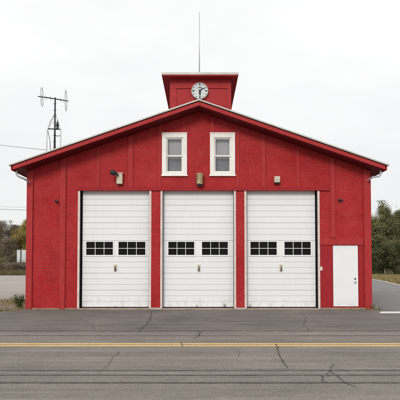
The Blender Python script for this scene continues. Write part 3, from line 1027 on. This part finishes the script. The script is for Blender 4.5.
def tree(name, label, cat, x, y, h, w, mat, n, leaf, kind, group=None, low=.05):
    t = thing(name, label, cat, (x, y, -.03), group)
    bm = bmesh.new()
    lean = R.uniform(-.05, .05) * h
    trunk = [Vector((x + lean * f * f + R.uniform(-.05, .05), y + R.uniform(-.05, .05), -.1 + f * h * .92)) for f in [q / 8 for q in range(9)]]
    r0 = .018 * h + .03
    tube_bm(bm, trunk, [r0 * (1 - .88 * q / 8) for q in range(9)], 8)
    tips = []
    nb = {'conifer': 44, 'broad': 44, 'bare': 60}[kind]
    for b in range(nb):
        f = R.uniform(max(low, .06), .97)
        base = trunk[0].lerp(trunk[-1], f)
        a = R.uniform(0, 6.28)
        if kind == 'conifer': ln = w * .5 * (1.02 - f) ** .75 * R.uniform(.75, 1.15); up = R.uniform(-.15, .25)
        elif kind == 'broad': ln = w * .5 * (math.sin(min(1, .2 + f * .9) * math.pi) * .75 + .3) * R.uniform(.5, 1.2); up = R.uniform(.2, .9)
        else: ln = w * .5 * R.uniform(.5, 1.15) * (1.1 - f * .6); up = R.uniform(.5, 1.6)
        d = Vector((math.cos(a), math.sin(a), up)).normalized()
        e = base + d * ln
        if e.z > h: e.z = h - R.uniform(0, .06 * h)
        m = base.lerp(e, .5) + Vector((0, 0, ln * .08)) + rv(.04)
        rb = r0 * .32 * (1 - f * .7)
        tube_bm(bm, [base, m, e], [rb, rb * .6, rb * .2], 5, False)
        tips.append((base, m, e, ln))
        if kind == 'bare':
            for q in range(5):
                s0 = base.lerp(e, R.uniform(.3, .95))
                e2 = s0 + (d + rv(.5) + Vector((0, 0, .5))).normalized() * ln * R.uniform(.25, .55)
                tube_bm(bm, [s0, s0.lerp(e2, .5) + rv(.03), e2], [rb * .4, rb * .25, .006], 3, False)
                tips.append((s0, s0.lerp(e2, .5), e2, ln * .5))
    obj('trunk', bm, M['bark'], t)
    lv = []
    clumps = []
    for base, m, e, ln in tips:
        k = {'conifer': 5, 'broad': 4, 'bare': 1}[kind]
        for q in range(k):
            f = R.uniform(.25, 1.05)
            clumps.append((base.lerp(e, f) + rv(.06 * w), R.uniform(.05, .12) * w, R.uniform(-.22, .22)))
    while len(lv) < n:
        c, s, tn = R.choice(clumps)
        for q in range(R.randint(8, 22)):
            p = c + rv(s * .55)
            if p.z < .1 or p.z > h * 1.02: continue
            if kind == 'bare':
                lv.append((p, leaf * R.uniform(.6, 1.6), Vector((R.uniform(-1, 1), R.uniform(-1, 1), R.uniform(-.3, .3))), min(1, max(0, .45 + tn + R.gauss(0, .2))), R.uniform(1.6, 4)))
            else:
                lv.append((p, leaf * R.uniform(.55, 1.4), rv(.55) + Vector((p.x - x, p.y - y, 0)).normalized() * .6 + Vector((0, 0, .8)), min(1, max(0, .45 + tn + R.gauss(0, .18))), R.uniform(.55, 1.1)))
    leaf_mesh('crown', lv, mat, t)
    return t


# right-hand belt beyond the driveway
TR = 'trees beyond the driveway on the right'
tree('leafy_tree', 'tallest pale olive tree just right of the station, its tip above its neighbours', 'tree', 22.7, 44.5, 9.3, 5.4, M['olive'], 30000, .075, 'broad', TR)
tree('leafy_tree', 'lower olive tree standing close against the right corner of the station', 'tree', 21.3, 43.5, 7.6, 4.8, M['olive'], 26000, .07, 'broad', TR)
tree('conifer_tree', 'dark green conifer at the right edge of the photo behind the olive trees', 'tree', 26.6, 49, 9.5, 4.6, M['evergreen'], 26000, .085, 'conifer', TR)
tree('shrub', 'broad dark evergreen shrub at the foot of the tallest olive tree', 'shrub', 23.6, 41.5, 4.6, 3.6, M['evergreen'], 22000, .07, 'broad', 'dark shrubs edging the grass', .0)
tree('shrub', 'low dark evergreen shrub nearest the station wall by the grass strip', 'shrub', 21.3, 42.3, 4.2, 3.0, M['evergreen'], 20000, .07, 'broad', 'dark shrubs edging the grass', .0)
tree('shrub', 'dark evergreen shrub at the right edge of the photo above the grass strip', 'shrub', 25.9, 43, 4.9, 3.4, M['evergreen'], 20000, .07, 'broad', 'dark shrubs edging the grass', .0)
tree('leafy_tree', 'pale olive tree leaning in from the right edge of the photo', 'tree', 24.9, 46, 8.4, 4.6, M['olive'], 26000, .075, 'broad', TR)
tree('leafy_tree', 'olive tree half hidden behind the right corner of the station', 'tree', 21.2, 48.5, 8.6, 4.6, M['olive'], 22000, .08, 'broad', TR)
# left-hand thicket
TL = 'bare thicket trees far left'
tree('bare_tree', 'grey brown bare tree at the left edge of the photo', 'tree', -35.0, 67, 8.6, 6.5, M['twig'], 30000, .04, 'bare', TL)
tree('bare_tree', 'brown bare tree between the left photo edge and the yellow tree', 'tree', -32.6, 69, 8.0, 5.6, M['twig'], 28000, .04, 'bare', TL)
tree('bare_tree', 'brown bare tree directly behind the white trailer on the left', 'tree', -29.0, 72, 8.0, 5.0, M['twig'], 14000, .04, 'bare', TL)
tree('bare_tree', 'dense low brown bare thicket left of the white trailer', 'tree', -33.2, 63.5, 4.6, 5.5, M['twig'], 26000, .04, 'bare', TL)
tree('bare_tree', 'shorter reddish brown bare tree overlapping the trunk of the yellow tree', 'tree', -30.6, 62, 5.4, 4.4, M['twig'], 14000, .04, 'bare', TL)
tree('yellow_tree', 'yellow green autumn tree beside the left corner of the station', 'tree', -28.9, 64, 9.0, 6.0, M['yellow'], 30000, .085, 'broad')

tree('bramble', 'low brown bramble clump hiding the wheels of the white trailer', 'shrub', -26.2, 53.5, 1.5, 5.5, M['twig'], 9000, .05, 'bare')
tree('bramble', 'low olive bush standing in the grass left of the white trailer', 'shrub', -29.2, 55, 2.3, 4.2, M['olive'], 9000, .05, 'broad')
lv = []
for q in range(900):
    x0 = R.uniform(-190, 190); y0 = R.uniform(150, 190); hh = R.uniform(6, 9.5) * (1 + .15 * math.sin(x0 * .11))
    tn = R.uniform(.1, .75); wv = R.uniform(2, 4.5)
    for k in range(75):
        z = R.random() * hh; ww = wv * math.sqrt(max(0, 1 - (z / hh) ** 2)) + .3
        a = R.uniform(0, 6.28); rr_ = ww * math.sqrt(R.random())
        lv.append((Vector((x0 + math.cos(a) * rr_, y0 + math.sin(a) * rr_, z)), R.uniform(.18, .5), rv(.6) + Vector((0, -.3, .8)), min(1, max(0, tn + R.gauss(0, .15))), R.uniform(.6, 1)))
o = leaf_mesh('treeline', lv, M['far']); o['kind'] = 'stuff'
# white trailer behind the lot
ty = 56.0
ta, tb_, = P(16.8, 255, ty), P(36, 255, ty)
z1, z0 = P(20, 250, ty).z, P(20, 262.5, ty).z
t = thing('trailer', 'white box trailer half hidden behind the left corner of the station', 'trailer', ((ta.x + tb_.x) / 2, ty, -.03))
bm = bmesh.new()
box_bm(bm, ta.x, tb_.x, ty, ty + 5, z0, z1, .03)
for q in range(9):
    xx = ta.x + .15 + q * (tb_.x - ta.x - .3) / 8
    box_bm(bm, xx - .03, xx + .03, ty - .03, ty - .001, z0 + .05, z1 - .05)
obj('body', bm, M['box'], t)
boxes('corner_post', M['dark'], t, [(ta.x + .55, ta.x + .68, ty - .05, ty - .032, z0, z1 - .02)], 0)
boxes('chassis', M['dark'], t, [(ta.x - .05, tb_.x + .05, ty + .1, ty + 4.9, z0 - .3, z0 - .002), (ta.x + .3, ta.x + .5, ty + .2, ty + .4, -.05, z0 - .3), (tb_.x - .5, tb_.x - .3, ty + .2, ty + .4, -.05, z0 - .3)], .02)
for wx in (ta.x + 1.0, tb_.x - .7):
    bm = bmesh.new(); zc = max(.35, z0 - .55); lathe_bm(bm, [(.2, 0), (.34, .02), (.36, .1), (.34, .2), (.2, .22)], (wx, ty + .12, .33), 20, 'Y'); obj('wheel', bm, M['black'], t)


def blades(name, n, area, hmin, hmax, wd, mat, sub=None):
    lv_v, lv_f, tint = [], [], []
    for q in range(n):
        p = area()
        if p is None: continue
        x, y, z = p
        clump = R.uniform(.7, 1.2)
        hh = R.uniform(hmin, hmax) * clump
        a = R.uniform(0, 6.28)
        w_ = wd * R.uniform(.6, 1.4)
        dx, dy = math.cos(a) * w_, math.sin(a) * w_
        bx, by = R.gauss(0, .35) * hh, R.gauss(0, .35) * hh
        i = len(lv_v)
        lv_v += [(x - dx, y - dy, z - .02), (x + dx, y + dy, z - .02), (x + dx * .6 + bx * .35, y + dy * .6 + by * .35, z + hh * .6), (x + bx, y + by, z + hh), (x - dx * .6 + bx * .35, y - dy * .6 + by * .35, z + hh * .6)]
        lv_f.append((i, i + 1, i + 2, i + 3, i + 4)); tint.append(min(1, max(0, R.gauss(.5, .24))))
    me = bpy.data.meshes.new(name); me.from_pydata(lv_v, [], lv_f)
    at = me.attributes.new('tint', 'FLOAT', 'FACE'); at.data.foreach_set('value', tint)
    me.materials.append(mat)
    o = bpy.data.objects.new(name, me); COL.objects.link(o)
    return o


def curb_x(y):
    for (xa, ya), (xb, yb) in zip(cpts[:-1], cpts[1:]):
        if ya <= y <= yb: return xa + (xb - xa) * (y - ya) / (yb - ya)
    return 20


def a_right():
    y = R.uniform(14, 46); x = curb_x(y) + .3 + R.random() ** 1.3 * 12
    return (x, y, -.03)


o = blades('dry_grass', 42000, a_right, .12, .38, .018, M['drygrass']); o['kind'] = 'stuff'


def bank_z(y): return -.03 + max(0, min(1, (y - fb) / 10)) * .5


# low bank behind the lot
bm = bmesh.new()
ys = [fb - .05, fb + 3, fb + 6, fb + 10, fb + 40]
rows = [[bm.verts.new((x, y, bank_z(y) - (.0 if y > fb else .0))) for x in range(-90, 1, 5)] for y in ys]
for i in range(len(ys) - 1):
    for j in range(len(rows[0]) - 1): bm.faces.new((rows[i][j], rows[i][j + 1], rows[i + 1][j + 1], rows[i + 1][j]))
o = obj('bank', bm, M['earth']); o['kind'] = 'structure'


def a_bank():
    y = fb + R.random() ** 1.4 * 16; x = R.uniform(-44, -17)
    return (x, y, bank_z(y))


o = blades('bank_grass', 30000, a_bank, .15, .55, .022, M['bank']); o['kind'] = 'stuff'


def a_verge():
    x = R.uniform(-11.5, -5.95); y = R.uniform(-.85, 5.0)
    f = math.sin(x * 2.1 + 1) * math.sin(y * 1.7 + .6) + math.sin(x * .9 - y * 1.3)
    if R.random() > .5 + .45 * f and not (y < .1 and R.random() < .75): return None
    if x > -6.05 and y > 0: return None
    return (x, y, -.022)


o = blades('verge_grass', 7000, a_verge, .03, .14, .006, M['drygrass']); o['kind'] = 'stuff'


def weed(x, y, h, nl, label, z=0.0, spread=.5, grp='weeds along the foot of the front wall'):
    t = thing('weed_plant', label, 'weed', (x, y, z), grp)
    bm = bmesh.new()
    lv = []
    for q in range(max(3, nl // 14)):
        a = R.uniform(0, 6.28); r = R.uniform(.1, spread) * h
        top = Vector((x + math.cos(a) * r, y + math.sin(a) * r * .6, z + h * R.uniform(.6, 1)))
        pts = [Vector((x + R.uniform(-.03, .03), y, z)), Vector((x, y, z)).lerp(top, .5) + Vector((0, 0, h * .1)), top]
        tube_bm(bm, pts, [.006, .004, .002], 4, False)
        for k in range(14):
            f = R.uniform(.15, 1.05)
            lv.append((Vector((x, y, z)).lerp(top, f) + rv(h * .07), (h * R.uniform(.07, .14) if h < .4 else R.uniform(.016, .042)), rv() + Vector((0, -.5, .8)), min(1, max(0, R.gauss(.5, .25))), R.uniform(.6, 1.1)))
    obj('stem', bm, M['bark'], t)
    leaf_mesh('leaves', lv, M['weed'], t)


c = G(24.5, 306)
weed(-6.42, .6, .5, 800, 'leafy green weed clump beside the left corner of the station', -.02, .6)
for px, h, yy, lab in ((115.5, .16, .05, 'tiny weed sprout under the middle of the left garage door'), (196.6, .16, .05, 'tiny weed sprout under the middle of the central garage door'),
                       (224.4, .24, .05, 'weed sprout near the right end of the central garage door'), (250.2, .17, .05, 'weed sprout at the left end of the right garage door'),
                       (282, .14, .05, 'tiny weed sprout under the middle of the right garage door')):
    weed(fx(px), yy, h * .75, 42, lab, .028)
weed(fx(371.5), -.14, .2, 56, 'low weed tuft at the right corner of the station by the white line', 0, 1.2)
weed(fx(375), -.35, .13, 42, 'flat straggling weed at the near end of the white line', 0, 1.8)


def a_foot():
    s = R.random()
    x = R.choice((R.uniform(fx(320), fx(378)), R.uniform(fx(27), fx(78)), R.uniform(fx(340), fx(378))))
    return (x, R.uniform(-.16, -.055) - (abs(R.gauss(0, .12)) if x > fx(368) else 0), -.002)


o = blades('foot_grass', 650, a_foot, .02, .08, .004, M['drygrass']); o['kind'] = 'stuff'


o = blades('moss', 1600, lambda: (lambda x: (x, R.uniform(-.75, -.1) - .08 * (x < -9), -.022))(R.uniform(-11, -6.1)), .02, .07, .006, M['weed']); o['kind'] = 'stuff'
bm = bmesh.new()
for q in range(900):
    x, y = R.uniform(-11.5, -6.0), R.uniform(-.9, 6.5)
    sz = R.uniform(.008, .03) * (1 + (R.random() < .06) * 1.3)
    t_ = bmesh.ops.create_icosphere(bm, subdivisions=1, radius=sz, matrix=Matrix.Translation((x, y, -.018)) @ Matrix.Diagonal((R.uniform(.8, 1.4), R.uniform(.8, 1.4), R.uniform(.5, .8), 1)))
o = obj('gravel', bm, M['stone']); o['kind'] = 'stuff'

# loose grit and leaf litter gathered along the wall foot and verge edge
def a_lit():
    return (R.uniform(-9, 9), -abs(R.gauss(0, .16 if R.random() < .7 else .9)) - .06, .004)


lv = []
for q in range(3600):
    x, y, z = a_lit()
    lv.append((Vector((x, y, z)), R.uniform(.004, .02), Vector((R.uniform(-.3, .3), R.uniform(-.3, .3), 1)), R.random(), R.uniform(.5, .9)))
o = leaf_mesh('leaf_litter', lv, M['litter']); o['kind'] = 'stuff'

# ------------------------------------------------------------------ light
EL, AZ = math.radians(30), math.radians(18)
S = Vector((-math.sin(AZ) * math.cos(EL), -math.cos(AZ) * math.cos(EL), math.sin(EL)))
ld = bpy.data.lights.new('sun', 'SUN')
ld.energy = 1.5; ld.angle = math.radians(18); ld.color = (1, .955, .90)
lo = bpy.data.objects.new('sun', ld); COL.objects.link(lo)
lo.location = S * 50
lo.rotation_euler = (-S).to_track_quat('-Z', 'Y').to_euler()

world = bpy.data.worlds.new('World'); scene.world = world
world.use_nodes = True
wt = world.node_tree
bg = wt.nodes['Background']
sky = wt.nodes.new('ShaderNodeTexSky'); sky.sky_type = 'NISHITA'; sky.sun_disc = False
sky.sun_elevation = EL; sky.sun_rotation = math.pi + AZ
tc = wt.nodes.new('ShaderNodeTexCoord')
sep = wt.nodes.new('ShaderNodeSeparateXYZ'); wt.links.new(tc.outputs['Generated'], sep.inputs[0])
mp = wt.nodes.new('ShaderNodeMapping'); mp.inputs['Scale'].default_value = (1, 1, 2.6)
wt.links.new(tc.outputs['Generated'], mp.inputs[0])
nz = wt.nodes.new('ShaderNodeTexNoise'); nz.inputs['Scale'].default_value = 2.6; nz.inputs['Detail'].default_value = 5
wt.links.new(mp.outputs[0], nz.inputs['Vector'])
rp = wt.nodes.new('ShaderNodeValToRGB')                # overcast deck: brighter overhead
e = rp.color_ramp.elements
e[0].position, e[0].color = 0.0, (7.2, 7.27, 7.3, 1)
e[1].position, e[1].color = .42, (8.95, 8.92, 8.86, 1)
wt.links.new(sep.outputs[2], rp.inputs[0])
rc = wt.nodes.new('ShaderNodeValToRGB')
e = rc.color_ramp.elements
e[0].position, e[0].color = .3, (.93, .935, .945, 1)
e[1].position, e[1].color = .62, (1.03, 1.03, 1.03, 1)
wt.links.new(nz.outputs[0], rc.inputs[0])
mul = wt.nodes.new('ShaderNodeMix'); mul.data_type = 'RGBA'; mul.blend_type = 'MULTIPLY'; mul.inputs[0].default_value = 1
wt.links.new(rp.outputs[0], mul.inputs[6]); wt.links.new(rc.outputs[0], mul.inputs[7])
mx = wt.nodes.new('ShaderNodeMix'); mx.data_type = 'RGBA'; mx.inputs[0].default_value = .97
wt.links.new(sky.outputs[0], mx.inputs[6]); wt.links.new(mul.outputs[2], mx.inputs[7])
wt.links.new(mx.outputs[2], bg.inputs['Color'])
bg.inputs['Strength'].default_value = .1

vs = scene.view_settings
vs.view_transform = 'Standard'; vs.look = 'None'; vs.exposure = .2; vs.gamma = 1; vs.use_curve_mapping = False
